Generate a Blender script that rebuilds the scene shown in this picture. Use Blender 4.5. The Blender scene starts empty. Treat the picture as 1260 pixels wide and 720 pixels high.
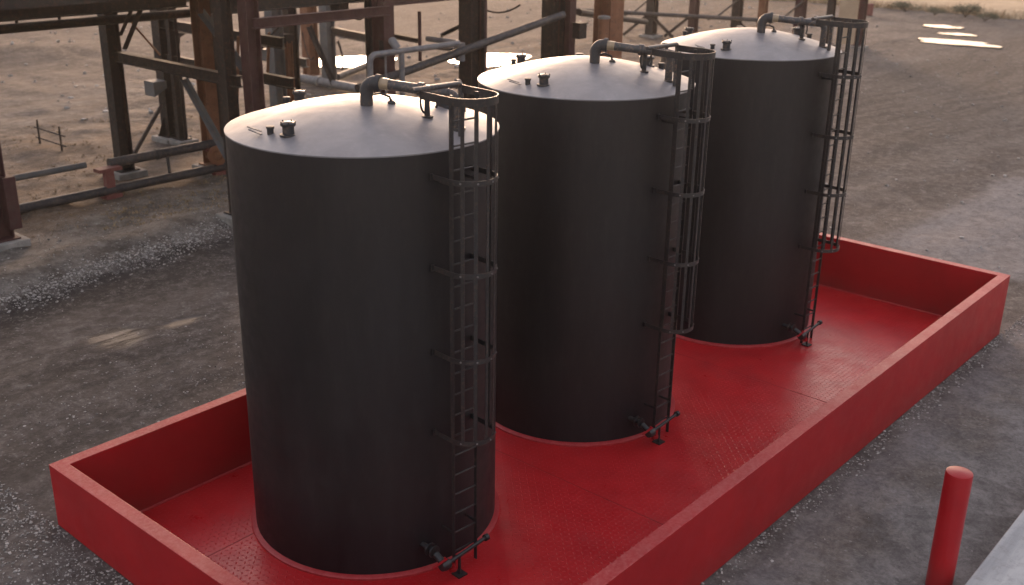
import bpy, bmesh, math, random
from mathutils import Vector, Matrix, noise
random.seed(7)
PI = math.pi
scene = bpy.context.scene
COL = scene.collection
R = math.radians

# ------------------------------------------------------------------ camera
CAM = Vector((-5.8746, -6.1199, 9.0206)); YAW, PITCH, ROLL, FPX = 0.7089, -0.3636, 0.0158, 1318.4
FWD = Vector((math.cos(YAW)*math.cos(PITCH), math.sin(YAW)*math.cos(PITCH), math.sin(PITCH)))
_r = Vector((math.sin(YAW), -math.cos(YAW), 0)); _u = _r.cross(FWD)
RIGHT = math.cos(ROLL)*_r + math.sin(ROLL)*_u
UP = -math.sin(ROLL)*_r + math.cos(ROLL)*_u
cd = bpy.data.cameras.new('camera'); cam = bpy.data.objects.new('camera', cd); COL.objects.link(cam)
cam.matrix_world = Matrix(((RIGHT.x, UP.x, -FWD.x, CAM.x), (RIGHT.y, UP.y, -FWD.y, CAM.y), (RIGHT.z, UP.z, -FWD.z, CAM.z), (0, 0, 0, 1)))
cd.sensor_width = 36; cd.lens = FPX/1260*36; cd.clip_end = 3000; cd.clip_start = 0.1
cd.dof.use_dof = True; cd.dof.focus_distance = 16.0; cd.dof.aperture_fstop = 0.95
scene.camera = cam

def at(x, y, X=None, Y=None, Z=None):
    """photo pixel -> survey point on one real plane of the site"""
    d = FWD + RIGHT*((x-630)/FPX) - UP*((y-360)/FPX)
    if X is not None: t = (X-CAM.x)/d.x
    elif Y is not None: t = (Y-CAM.y)/d.y
    else: t = (Z-CAM.z)/d.z
    return CAM + d*t

# ------------------------------------------------------------------ tagging
def tag(o, label=None, cat=None, group=None, kind=None):
    if label: o['label'] = label
    if cat: o['category'] = cat
    if group: o['group'] = group
    if kind: o['kind'] = kind
    return o
def empty(name, loc):
    o = bpy.data.objects.new(name, None); COL.objects.link(o); o.location = loc
    o.empty_display_size = 0.2
    return o
def wloc(o):
    v = Vector((0, 0, 0))
    while o is not None: v += Vector(o.location); o = o.parent
    return v
def kids(o): return [c for c in bpy.data.objects if c.parent == o]
def copy_tree(o, parent=None):
    c = o.copy(); COL.objects.link(c)
    if parent is not None: c.parent = parent
    for ch in kids(o): copy_tree(ch, c)
    return c

# ------------------------------------------------------------------ mesh builder
def frame(d, up=None):
    d = Vector(d).normalized(); up = Vector(up) if up else Vector((0, 0, 1))
    if abs(d.dot(up.normalized())) > 0.98: up = Vector((1, 0, 0))
    s = d.cross(up).normalized(); u = s.cross(d).normalized()
    return d, s, u
class MB:
    def __init__(self): self.v = []; self.f = []; self.s = []
    def add(self, vs, fs, smooth=False):
        n = len(self.v); self.v += [Vector(p) for p in vs]
        for f in fs: self.f.append([i+n for i in f]); self.s.append(smooth)
        return self
    def box(self, c, size, rz=0.0):
        cx, cy, cz = c; a, b, h = size[0]/2, size[1]/2, size[2]/2
        ca, sa = math.cos(rz), math.sin(rz)
        vs = [(cx+x*ca-y*sa, cy+x*sa+y*ca, cz+z) for z in (-h, h) for x, y in ((-a, -b), (a, -b), (a, b), (-a, b))]
        return self.add(vs, [(3, 2, 1, 0), (4, 5, 6, 7), (0, 1, 5, 4), (1, 2, 6, 5), (2, 3, 7, 6), (3, 0, 4, 7)])
    def bar(self, p0, p1, w, h, up=None):
        p0, p1 = Vector(p0), Vector(p1); d, s, u = frame(p1-p0, up)
        vs = [p+s*(x*w/2)+u*(z*h/2) for p in (p0, p1) for x, z in ((-1, -1), (1, -1), (1, 1), (-1, 1))]
        return self.add(vs, [(3, 2, 1, 0), (4, 5, 6, 7), (0, 1, 5, 4), (1, 2, 6, 5), (2, 3, 7, 6), (3, 0, 4, 7)])
    def prof(self, p0, p1, outline, up=None):
        p0, p1 = Vector(p0), Vector(p1); d, s, u = frame(p1-p0, up); n = len(outline)
        vs = [p+s*x+u*z for p in (p0, p1) for x, z in outline]
        fs = [tuple(range(n-1, -1, -1)), tuple(range(n, 2*n))] + [(i, (i+1) % n, n+(i+1) % n, n+i) for i in range(n)]
        return self.add(vs, fs)
    def ibeam(self, p0, p1, w, h, t=0.03, up=None):
        a, b = w/2, h/2
        return self.prof(p0, p1, [(-a, -b), (a, -b), (a, -b+t), (t/2, -b+t), (t/2, b-t), (a, b-t), (a, b), (-a, b), (-a, b-t), (-t/2, b-t), (-t/2, -b+t), (-a, -b+t)], up)
    def angle(self, p0, p1, w, t=0.012, up=None):
        return self.prof(p0, p1, [(-w/2, -w/2), (w/2, -w/2), (w/2, -w/2+t), (-w/2+t, -w/2+t), (-w/2+t, w/2), (-w/2, w/2)], up)
    def tube(self, pts, r, n=14, caps=True, radii=None):
        pts = [Vector(p) for p in pts]; m = len(pts); base = len(self.v); up = None
        for i, p in enumerate(pts):
            d = (pts[min(i+1, m-1)]-pts[max(i-1, 0)])
            if up is None: d_, s, u = frame(d)
            else:
                d_ = d.normalized(); s = d_.cross(up).normalized() if d_.cross(up).length > 1e-4 else s; u = s.cross(d_).normalized()
            up = u; rr = radii[i] if radii else r
            for k in range(n):
                a = 2*PI*k/n; self.v.append(p+s*(rr*math.cos(a))+u*(rr*math.sin(a)))
        for i in range(m-1):
            for k in range(n):
                k2 = (k+1) % n
                self.f.append([base+i*n+k, base+i*n+k2, base+(i+1)*n+k2, base+(i+1)*n+k]); self.s.append(True)
        if caps:
            self.f.append([base+k for k in range(n-1, -1, -1)]); self.s.append(False)
            self.f.append([base+(m-1)*n+k for k in range(n)]); self.s.append(False)
        return self
    def lathe(self, prof, c=(0, 0, 0), n=24, axis=None):
        """prof: (r, t) along axis from c"""
        d, s, u = frame(axis or (0, 0, 1)); c = Vector(c); base = len(self.v)
        for r, t in prof:
            for k in range(n):
                a = 2*PI*k/n; self.v.append(c+d*t+s*(r*math.cos(a))+u*(r*math.sin(a)))
        for i in range(len(prof)-1):
            for k in range(n):
                k2 = (k+1) % n
                self.f.append([base+i*n+k, base+i*n+k2, base+(i+1)*n+k2, base+(i+1)*n+k]); self.s.append(True)
        if prof[0][0] > 1e-6: self.f.append([base+k for k in range(n-1, -1, -1)]); self.s.append(False)
        if prof[-1][0] > 1e-6:
            b = base+(len(prof)-1)*n; self.f.append([b+k for k in range(n)]); self.s.append(False)
        return self
    def build(self, name, mat, parent=None, bevel=0.0, seg=1):
        off = wloc(parent) if parent is not None else Vector((0, 0, 0))
        me = bpy.data.meshes.new(name)
        me.from_pydata([tuple(p-off) for p in self.v], [], self.f); me.materials.append(mat)
        bm = bmesh.new(); bm.from_mesh(me)
        for f, s in zip(bm.faces, self.s): f.smooth = s
        bmesh.ops.remove_doubles(bm, verts=bm.verts, dist=1e-5)
        bmesh.ops.recalc_face_normals(bm, faces=bm.faces)
        bm.to_mesh(me); bm.free()
        try: me.set_sharp_from_angle(angle=R(38))
        except Exception: pass
        o = bpy.data.objects.new(name, me); COL.objects.link(o)
        if parent is not None: o.parent = parent
        if bevel:
            b = o.modifiers.new('bevel', 'BEVEL'); b.width = bevel; b.segments = seg; b.limit_method = 'ANGLE'; b.angle_limit = R(40)
        return o
def elbow(p, a, b, r, n=7):
    """arc of points turning from direction a (arriving) to b (leaving) at corner p"""
    p, a, b = Vector(p), Vector(a).normalized(), Vector(b).normalized()
    c = p - a*r + b*r
    return [c + (-b*math.cos(t) + a*math.sin(t))*r for t in [PI/2*i/(n-1) for i in range(n)]]

# ------------------------------------------------------------------ materials
class NT:
    def __init__(self, name):
        self.m = bpy.data.materials.new(name); self.m.use_nodes = True; self.t = self.m.node_tree
        self.b = self.t.nodes['Principled BSDF']; self.tc = self.n('ShaderNodeTexCoord')
    def n(self, typ, **kw):
        x = self.t.nodes.new(typ)
        for k, v in kw.items(): setattr(x, k, v)
        return x
    def l(self, a, b): self.t.links.new(a, b)
    def put(self, sock, v):
        if hasattr(v, 'is_output'): self.l(v, sock)
        elif isinstance(v, (tuple, list)) and len(v) == 3 and sock.type == 'RGBA': sock.default_value = (*v, 1)
        else: sock.default_value = v
    def mapping(self, scale=(1, 1, 1), rot=(0, 0, 0), loc=(0, 0, 0), src=None):
        mp = self.n('ShaderNodeMapping'); self.l(src or self.tc.outputs['Object'], mp.inputs[0])
        mp.inputs['Scale'].default_value = scale; mp.inputs['Rotation'].default_value = rot; mp.inputs['Location'].default_value = loc
        return mp.outputs[0]
    def noise(self, scale, detail=4, rough=0.55, vec=None, dist=0.0):
        x = self.n('ShaderNodeTexNoise'); self.l(vec if vec is not None else self.tc.outputs['Object'], x.inputs['Vector'])
        x.inputs['Scale'].default_value = scale; x.inputs['Detail'].default_value = detail
        x.inputs['Roughness'].default_value = rough; x.inputs['Distortion'].default_value = dist
        return x.outputs['Fac']
    def voro(self, scale, vec=None, feature='F1', out='Distance', rnd=1.0):
        x = self.n('ShaderNodeTexVoronoi', feature=feature); self.l(vec if vec is not None else self.tc.outputs['Object'], x.inputs['Vector'])
        x.inputs['Scale'].default_value = scale; x.inputs['Randomness'].default_value = rnd
        return x.outputs[out]
    def ramp(self, fac, stops):
        x = self.n('ShaderNodeValToRGB'); self.l(fac, x.inputs[0]); e = x.color_ramp.elements
        while len(e) < len(stops): e.new(0.5)
        for el, (p, c) in zip(e, stops):
            el.position = p; el.color = (c, c, c, 1) if not isinstance(c, (tuple, list)) else (*c, 1)
        return x.outputs[0]
    def math(self, op, a, b=0.0, c=None, clamp=False):
        x = self.n('ShaderNodeMath', operation=op, use_clamp=clamp); self.put(x.inputs[0], a); self.put(x.inputs[1], b)
        if c is not None: self.put(x.inputs[2], c)
        return x.outputs[0]
    def sstep(self, v, a, b):
        x = self.n('ShaderNodeMapRange', interpolation_type='SMOOTHSTEP'); self.put(x.inputs[0], v)
        x.inputs[1].default_value = a; x.inputs[2].default_value = b; return x.outputs[0]
    def mix(self, fac, a, b, mode='MIX'):
        x = self.n('ShaderNodeMix', data_type='RGBA', blend_type=mode); self.put(x.inputs[0], fac); self.put(x.inputs[6], a); self.put(x.inputs[7], b)
        return x.outputs[2]
    def bump(self, h, strength=0.3, dist=0.02, prev=None):
        x = self.n('ShaderNodeBump'); x.inputs['Strength'].default_value = strength; x.inputs['Distance'].default_value = dist
        self.l(h, x.inputs['Height'])
        if prev is not None: self.l(prev, x.inputs['Normal'])
        return x.outputs[0]
    def done(self, base=None, rough=None, metal=None, normal=None, spec=None):
        for k, v in (('Base Color', base), ('Roughness', rough), ('Metallic', metal), ('Normal', normal), ('Specular IOR Level', spec)):
            if v is not None: self.put(self.b.inputs[k], v)
        return self.m

def paint(name, c1, c2, rough=0.45, scale=2.0, bumps=0.05, wear=None, wear_amt=0.0, spec=0.5, streak=0.0):
    t = NT(name)
    n1 = t.noise(scale, 5, 0.6); col = t.mix(t.ramp(n1, [(0.35, 0), (0.7, 1)]), c1, c2)
    if streak:
        st = t.noise(1.0, 4, 0.6, t.mapping((7, 7, 0.35)))
        col = t.mix(t.math('MULTIPLY', t.ramp(st, [(0.5, 0), (0.75, 1)]), streak), col, tuple(min(1, x*1.8+0.004) for x in c2))
    if wear:
        w = t.noise(scale*4, 8, 0.7); col = t.mix(t.math('MULTIPLY', t.ramp(w, [(0.52, 0), (0.62, 1)]), wear_amt), col, wear)
    rg = t.ramp(t.noise(scale*3, 4), [(0.3, max(0, rough-0.1)), (0.7, min(1, rough+0.1))])
    nm = t.bump(t.noise(scale*14, 3), bumps, 0.01)
    return t.done(col, rg, None, nm, spec)

M = {}
# tank paint: dark charcoal satin, faint plate weld lines and vertical mottling
t = NT('tank_black_paint')
ob = t.tc.outputs['Object']
n1 = t.noise(1.0, 5, 0.6, t.mapping((2.2, 2.2, 0.5)))
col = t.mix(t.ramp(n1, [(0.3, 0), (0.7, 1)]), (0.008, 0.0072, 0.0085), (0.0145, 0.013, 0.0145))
sep = t.n('ShaderNodeSeparateXYZ'); t.l(ob, sep.inputs[0])
dust = t.math('MULTIPLY', t.ramp(t.noise(9, 6, 0.7, t.mapping((1, 1, 0.25))), [(0.5, 0), (0.8, 1)]), 0.18)
col = t.mix(dust, col, (0.055, 0.048, 0.046))
wz = t.math('PINGPONG', t.math('ADD', sep.outputs['Z'], 0.0), 0.7625)
weld = t.math('LESS_THAN', wz, 0.008)
hgt = t.math('ADD', t.math('MULTIPLY', t.noise(0.9, 2), 0.9), t.math('MULTIPLY', weld, 0.12))
nm = t.bump(hgt, 0.10, 0.05); nm = t.bump(t.noise(60, 3), 0.05, 0.004, nm)
M['tank'] = t.done(col, t.ramp(t.noise(5, 5), [(0.3, 0.42), (0.7, 0.56)]), None, nm, 0.36)
# roof: same black paint, dusty, base colour lightened to carry the sky sheen
t = NT('roof_sky_sheen_paint')
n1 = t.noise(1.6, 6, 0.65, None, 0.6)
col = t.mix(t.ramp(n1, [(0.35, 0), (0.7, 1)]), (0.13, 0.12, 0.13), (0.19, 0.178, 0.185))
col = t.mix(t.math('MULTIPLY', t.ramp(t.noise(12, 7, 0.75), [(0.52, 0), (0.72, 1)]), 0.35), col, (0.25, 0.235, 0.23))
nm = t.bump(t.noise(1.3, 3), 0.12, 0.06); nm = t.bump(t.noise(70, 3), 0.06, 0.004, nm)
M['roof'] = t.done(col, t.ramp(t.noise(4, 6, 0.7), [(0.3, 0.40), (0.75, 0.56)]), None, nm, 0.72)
M['ladder'] = paint('ladder_black_paint', (0.012, 0.011, 0.012), (0.022, 0.02, 0.021), 0.45, 5, 0.05, (0.10, 0.055, 0.035), 0.3)
M['bolt'] = paint('bolt_steel', (0.10, 0.095, 0.095), (0.16, 0.15, 0.15), 0.4, 9, 0.05)
# galvanised/black pipe with worn rusty patches
M['pipe'] = paint('worn_pipe_paint', (0.030, 0.028, 0.030), (0.062, 0.056, 0.056), 0.45, 5, 0.08, (0.22, 0.13, 0.075), 0.55)
M['brass'] = paint('bare_pipe_collar', (0.24, 0.17, 0.10), (0.36, 0.27, 0.18), 0.35, 8, 0.05)
M['galv'] = paint('galvanised_pipe', (0.09, 0.09, 0.097), (0.17, 0.165, 0.168), 0.55, 4, 0.08, (0.18, 0.10, 0.065), 0.35)
M['darkpipe'] = paint('dark_pipe', (0.022, 0.021, 0.024), (0.05, 0.046, 0.048), 0.58, 3, 0.08, (0.13, 0.08, 0.05), 0.4, 0.35)
M['rust_dark'] = paint('weathered_dark_steel', (0.011, 0.009, 0.009), (0.022, 0.017, 0.016), 0.7, 2.2, 0.15, (0.075, 0.032, 0.020), 0.45, 0.3, 0.12)
M['rust_red'] = paint('weathered_red_steel', (0.040, 0.015, 0.015), (0.072, 0.031, 0.028), 0.7, 2.0, 0.15, (0.05, 0.035, 0.03), 0.6, 0.3, 0.15)
M['rust_orange'] = paint('rusted_orange_steel', (0.15, 0.062, 0.032), (0.22, 0.10, 0.055), 0.8, 2.0, 0.2, (0.06, 0.035, 0.025), 0.6, 0.3)
M['grey_steel'] = paint('grey_weathered_steel', (0.075, 0.08, 0.085), (0.125, 0.125, 0.125), 0.65, 2.0, 0.12, (0.12, 0.07, 0.05), 0.4, 0.3)
M['tan_panel'] = paint('tan_sheet_panel', (0.30, 0.21, 0.14), (0.38, 0.28, 0.19), 0.7, 1.5, 0.08, (0.22, 0.12, 0.07), 0.3)
M['concrete_foot'] = paint('old_concrete', (0.16, 0.15, 0.14), (0.27, 0.25, 0.235), 0.9, 4, 0.3, (0.10, 0.09, 0.08), 0.5)
M['red_bracket'] = paint('faded_red_bracket', (0.12, 0.03, 0.025), (0.19, 0.06, 0.05), 0.7, 6, 0.15, (0.12, 0.07, 0.05), 0.6)
# red basin paint
def redpaint(name, tread=False, rough=0.42, worn=False):
    t = NT(name)
    n1 = t.noise(1.2, 6, 0.6)
    col = t.mix(t.ramp(n1, [(0.3, 0), (0.72, 1)]), (0.36, 0.006, 0.010) if tread else (0.26, 0.005, 0.009), (0.48, 0.012, 0.016) if tread else (0.335, 0.008, 0.012))
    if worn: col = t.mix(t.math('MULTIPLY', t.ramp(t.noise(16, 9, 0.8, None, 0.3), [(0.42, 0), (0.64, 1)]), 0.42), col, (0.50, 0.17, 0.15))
    elif not tread:
        sz = t.n('ShaderNodeSeparateXYZ'); t.l(t.tc.outputs['Object'], sz.inputs[0])
        lip = t.math('SUBTRACT', 1.0, t.sstep(t.math('SUBTRACT', sz.outputs[2], t.math('MULTIPLY', t.noise(3.5, 7, 0.75), 0.9)), -0.42, 0.02))
        col = t.mix(t.math('MULTIPLY', lip, 0.18), col, (0.12, 0.055, 0.048))
    scuff = t.math('MULTIPLY', t.ramp(t.noise(26, 8, 0.75), [(0.56, 0), (0.74, 1)]), 0.30 if tread else 0.10)
    col = t.mix(scuff, col, (0.46, 0.09, 0.085))
    grime = t.math('MULTIPLY', t.ramp(t.noise(0.55, 5, 0.7, None, 1.0), [(0.52, 0), (0.72, 1)]), 0.22 if tread else 0.10)
    col = t.mix(grime, col, (0.20, 0.045, 0.04))
    nm = t.bump(t.noise(0.8, 2), 0.10, 0.08)
    nm = t.bump(t.noise(45, 4, 0.7), 0.12, 0.006, nm)
    if tread:
        s2 = t.n('ShaderNodeSeparateXYZ'); t.l(t.tc.outputs['Object'], s2.inputs[0])
        # raised diamond tread: two families of short lozenges on a 5 cm checker
        P = 0.062
        def loz(ox, oy, ang):
            mp = t.mapping((1, 1, 1), (0, 0, ang), (0, 0, 0))
            q = t.n('ShaderNodeSeparateXYZ'); t.l(mp, q.inputs[0])
            a = t.math('PINGPONG', t.math('ADD', q.outputs[0], ox), P)
            b = t.math('PINGPONG', t.math('ADD', q.outputs[1], oy), P)
            e = t.math('ADD', t.math('DIVIDE', t.math('ABSOLUTE', a), 0.038), t.math('DIVIDE', t.math('ABSOLUTE', b), 0.014))
            return t.math('SUBTRACT', 1.0, e, clamp=True)
        h = t.math('MAXIMUM', loz(0, 0, R(45)), loz(P, P, R(135)))
        nm = t.bump(h, 0.85, 0.008, nm)
        rg = t.ramp(t.noise(2.0, 6, 0.7), [(0.3, rough-0.10), (0.7, rough+0.12)])
        seam = None
    else:
        rg = t.ramp(t.noise(3.0, 6, 0.7), [(0.3, rough-0.08), (0.7, rough+0.1)])
    return t.done(col, rg, None, nm, 0.5 if tread else 0.35)
M['red_floor'] = redpaint('red_tread_floor', True, 0.35)
M['red'] = redpaint('red_gloss_paint', False, 0.44)
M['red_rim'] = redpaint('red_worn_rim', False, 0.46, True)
M['red_weld'] = paint('red_weld_bead', (0.34, 0.02, 0.024), (0.42, 0.05, 0.05), 0.4, 12, 0.3)
M['bollard'] = redpaint('bollard_red_paint', False, 0.38)
M['concrete'] = None
t = NT('grey_concrete_pad')
n = t.noise(1.0, 6, 0.65, t.mapping((0.35, 3.2, 1)))
col = t.mix(t.ramp(n, [(0.3, 0), (0.7, 1)]), (0.22, 0.23, 0.245), (0.42, 0.42, 0.425))
col = t.mix(t.math('MULTIPLY', t.ramp(t.noise(6, 8, 0.75), [(0.5, 0), (0.7, 1)]), 0.5), col, (0.14, 0.13, 0.125))
M['concrete'] = t.done(col, 0.75, None, t.bump(t.noise(30, 6, 0.7), 0.3, 0.01))
# puddle water
t = NT('puddle_water'); t.b.inputs['IOR'].default_value = 1.33
M['water'] = t.done((0.030, 0.027, 0.024), 0.03, None, t.bump(t.noise(3.0, 2), 0.012, 0.02))
# stones, grass
def island(name, c1, c2, rough):
    t = NT(name); g = t.n('ShaderNodeNewGeometry')
    return t.done(t.mix(g.outputs['Random Per Island'], c1, c2), rough)
M['stones'] = island('gravel_stone', (0.07, 0.063, 0.058), (0.40, 0.37, 0.345), 0.9)
M['straw'] = island('dry_straw_blades', (0.17, 0.115, 0.06), (0.36, 0.26, 0.15), 0.8)
M['scrub'] = island('olive_scrub_leaves', (0.055, 0.055, 0.035), (0.13, 0.12, 0.07), 0.8)
M['bark'] = paint('twig_bark', (0.06, 0.045, 0.03), (0.10, 0.07, 0.05), 0.9, 6, 0.2)
M['timber'] = paint('weathered_board', (0.30, 0.22, 0.15), (0.40, 0.30, 0.21), 0.8, 6, 0.2)

# ------------------------------------------------------------------ ground
def smooth(v, a, b):
    x = min(1, max(0, (v-a)/(b-a))); return x*x*(3-2*x)
def foot_y(x): return 16.05 + 0.16*(x-3.3) + 0.45*noise.noise((x*0.35, 3.1, 0.0))
def bench(x, y):
    return (0.14*smooth(y, foot_y(x), foot_y(x)+0.5)+0.22*math.exp(-((y-foot_y(x)-1.5)/0.85)**2)+0.20*smooth(y, foot_y(x)+0.4, foot_y(x)+4.2))*(1-smooth(x, 16, 30))*(1-smooth(y, 30, 55))
def gz(x, y, rough=True):
    z = 0.2*min(max(y, -4), 9)/7.57 - 0.2*min(max(x, -6), 20)/18.0
    z *= 1-smooth(x, 30, 60)*0.7
    z += bench(x, y)
    if rough:
        d = min(max(abs(x-9)-9, 0)+max(abs(y-3.8)-3.8, 0), 1.0)
        z += d*(0.035*noise.noise((x*0.45, y*0.9, 1.0)) + 0.012*noise.noise((x*1.7, y*2.3, 5.0)))
        z += 0.10*smooth(x, 24, 60)*noise.noise((x*0.07, y*0.1, 2.0))
        if y > 15.5: z += (0.09*noise.noise((x*0.6, y*0.7, 7.0))+0.035*noise.noise((x*2.1, y*2.1, 3.0)))*smooth(y, 16, 18)
        z += 0.55*math.exp(-(((x-21)/5)**2+((y-53)/2.2)**2))
    return z
def axis(lo, hi, step, far):
    a = []; v = lo
    while v < hi: a.append(v); v += step
    s = step; v = hi
    while v < far: a.append(v); s *= 1.12; v += s
    a.append(far); s = step; v = lo-step; b = []
    while v > -far: b.append(v); s *= 1.12; v -= s
    b.append(-far)
    return b[::-1]+a
L, W = 18.0, 7.566
def cut(a, lo, hi): return sorted([v for v in a if all(abs(v-c) > 0.12 for c in (lo+0.09, hi-0.09))]+[lo+0.05, lo+0.15, hi-0.15, hi-0.05])
xs = cut(axis(-4, 34, 0.22, 700), 0, L); ys = cut(axis(-6, 34, 0.22, 700), 0, W)
def inb(x, y): return 0.1 < x < L-0.1 and 0.1 < y < W-0.1
gv = [(x, y, -0.40 if inb(x, y) else gz(x, y)) for y in ys for x in xs]   # the basin is sunk into the yard
nx = len(xs)
gf = [(j*nx+i, j*nx+i+1, (j+1)*nx+i+1, (j+1)*nx+i) for j in range(len(ys)-1) for i in range(nx-1)]
t = NT('gravel_yard_ground')
ob = t.tc.outputs['Object']; sp = t.n('ShaderNodeSeparateXYZ'); t.l(ob, sp.inputs[0]); X, Y = sp.outputs[0], sp.outputs[1]
wob = t.math('MULTIPLY', t.math('SUBTRACT', t.noise(0.5, 5, 0.65), 0.5), 3.2)
wob2 = t.math('MULTIPLY', t.math('SUBTRACT', t.noise(0.16, 4, 0.6), 0.5), 10.0)
big = t.noise(0.13, 5, 0.6, None, 0.8); mid = t.noise(0.9, 7, 0.68, None, 0.5); fine = t.noise(14, 5, 0.75)
col = t.mix(t.ramp(mid, [(0.32, 0), (0.68, 1)]), (0.080, 0.068, 0.062), (0.165, 0.142, 0.130))
col = t.mix(t.math('MULTIPLY', t.ramp(big, [(0.4, 0), (0.62, 1)]), 0.6), col, (0.185, 0.158, 0.142))
# tyre tracks: long streaks along the haul road, bending away to the right
warp = t.n('ShaderNodeVectorMath', operation='ADD'); wn = t.n('ShaderNodeTexNoise'); t.l(ob, wn.inputs['Vector']); wn.inputs['Scale'].default_value = 0.05
wsc = t.n('ShaderNodeVectorMath', operation='SCALE'); t.l(wn.outputs['Color'], wsc.inputs[0]); wsc.inputs['Scale'].default_value = 9.0
t.l(ob, warp.inputs[0]); t.l(wsc.outputs[0], warp.inputs[1])
trk = t.noise(1.0, 5, 0.62, t.mapping((0.10, 1.7, 1), (0, 0, R(-4)), src=warp.outputs[0]))
trk2 = t.noise(1.0, 7, 0.68, t.mapping((0.22, 0.45, 1), (0, 0, R(70))), 0.6)
road_l = t.math('MULTIPLY', t.sstep(Y, 7, 9), t.math('SUBTRACT', 1.0, t.sstep(t.math('ADD', Y, wob), 15.6, 17.0)))
col = t.mix(t.math('MULTIPLY', road_l, 0.72), col, t.mix(t.ramp(trk, [(0.38, 0), (0.62, 1)]), (0.050, 0.041, 0.037), (0.125, 0.104, 0.092)))
notroad = t.math('SUBTRACT', 1.0, road_l)
col = t.mix(t.math('MULTIPLY', t.math('MULTIPLY', t.ramp(trk2, [(0.46, 0), (0.60, 1)]), 0.65), notroad), col, (0.072, 0.060, 0.057))
# gravel bank
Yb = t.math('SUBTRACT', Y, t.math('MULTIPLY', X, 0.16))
bank = t.math('MULTIPLY', t.sstep(t.math('ADD', Yb, t.math('MULTIPLY', wob, 0.3)), 15.6, 16.3), t.math('SUBTRACT', 1.0, t.sstep(X, 22, 32)))
bcol = t.mix(t.ramp(t.noise(1.4, 7, 0.7), [(0.35, 0), (0.62, 1)]), (0.085, 0.072, 0.062), (0.225, 0.203, 0.184))
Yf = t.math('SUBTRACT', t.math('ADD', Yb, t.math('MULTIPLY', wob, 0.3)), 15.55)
foot_band = t.math('MULTIPLY', t.math('MULTIPLY', t.sstep(Yf, -1.5, -0.5), t.math('SUBTRACT', 1.0, t.sstep(Yf, 0.0, 0.35))), t.math('SUBTRACT', 1.0, t.sstep(X, 14, 22)))  # darker band along the foot of the bank
col = t.mix(t.math('MULTIPLY', foot_band, 0.65), col, (0.036, 0.030, 0.028))
col = t.mix(t.math('MULTIPLY', bank, 0.85), col, bcol)
# straw-strewn earth under and beyond the steelwork
straw = t.math('MULTIPLY', t.sstep(t.math('ADD', Yb, wob), 18.6, 20.6), t.math('SUBTRACT', 1.0, t.sstep(t.math('ADD', Yb, wob2), 27, 34)))
straw = t.math('MULTIPLY', straw, t.ramp(t.noise(0.7, 6, 0.7), [(0.36, 0), (0.58, 1)]))
col = t.mix(t.math('MULTIPLY', straw, 0.85), col, (0.175, 0.112, 0.066))
far = t.sstep(t.math('ADD', Y, wob2), 34, 48)
fcol = t.mix(t.ramp(t.noise(0.45, 10, 0.78, t.mapping((0.6, 1.5, 1), (0, 0, R(-40)))), [(0.42, 0), (0.60, 1)]), (0.066, 0.052, 0.046), (0.180, 0.143, 0.120))
col = t.mix(t.math('MULTIPLY', far, 0.8), col, fcol)
yard = t.math('MULTIPLY', t.sstep(t.math('ADD', Yb, wob), 19, 22), t.ramp(t.noise(0.9, 10, 0.76, t.mapping((0.22, 1.1, 1), (0, 0, R(-42))), 0.5), [(0.44, 1), (0.60, 0)]))
col = t.mix(t.math('MULTIPLY', yard, 0.75), col, (0.068, 0.054, 0.048))
# smoother asphalt patch at the far right of the basin
ap = t.math('MULTIPLY', t.sstep(t.math('ADD', X, t.math('MULTIPLY', wob, 0.6)), 21.6, 22.4), t.math('SUBTRACT', 1.0, t.sstep(t.math('ADD', X, wob), 32, 33.5)))
ap = t.math('MULTIPLY', ap, t.math('SUBTRACT', 1.0, t.sstep(t.math('ADD', Y, t.math('MULTIPLY', wob, 0.5)), 3.9, 4.9)))
col = t.mix(t.math('MULTIPLY', ap, 0.8), col, t.mix(mid, (0.18, 0.168, 0.170), (0.27, 0.252, 0.256)))
near = t.math('SUBTRACT', 1.0, t.sstep(t.math('ADD', Y, t.math('MULTIPLY', wob, 0.3)), -0.9, 0.3))
col = t.mix(t.math('MULTIPLY', near, 0.9), col, t.mix(t.ramp(mid, [(0.34, 0), (0.66, 1)]), (0.150, 0.137, 0.131), (0.275, 0.253, 0.246)))
dustl = t.math('MULTIPLY', t.sstep(t.math('ADD', Y, t.math('MULTIPLY', wob, 0.25)), -1.0, -0.7), t.math('SUBTRACT', 1.0, t.sstep(t.math('ADD', Y, t.math('MULTIPLY', wob, 0.15)), -0.45, -0.2)))
col = t.mix(t.math('MULTIPLY', dustl, 0.6), col, (0.225, 0.205, 0.205))
# brown damp band along the near side of the basin
br = t.math('MULTIPLY', t.sstep(t.math('ADD', Y, t.math('MULTIPLY', wob, 0.35)), -1.9, -1.2), t.math('SUBTRACT', 1.0, t.sstep(Y, -0.9, 0.1)))
col = t.mix(t.math('MULTIPLY', t.math('MULTIPLY', br, t.ramp(t.noise(0.8, 5, 0.7), [(0.4, 0), (0.6, 1)])), 0.5), col, (0.13, 0.095, 0.068))
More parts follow.
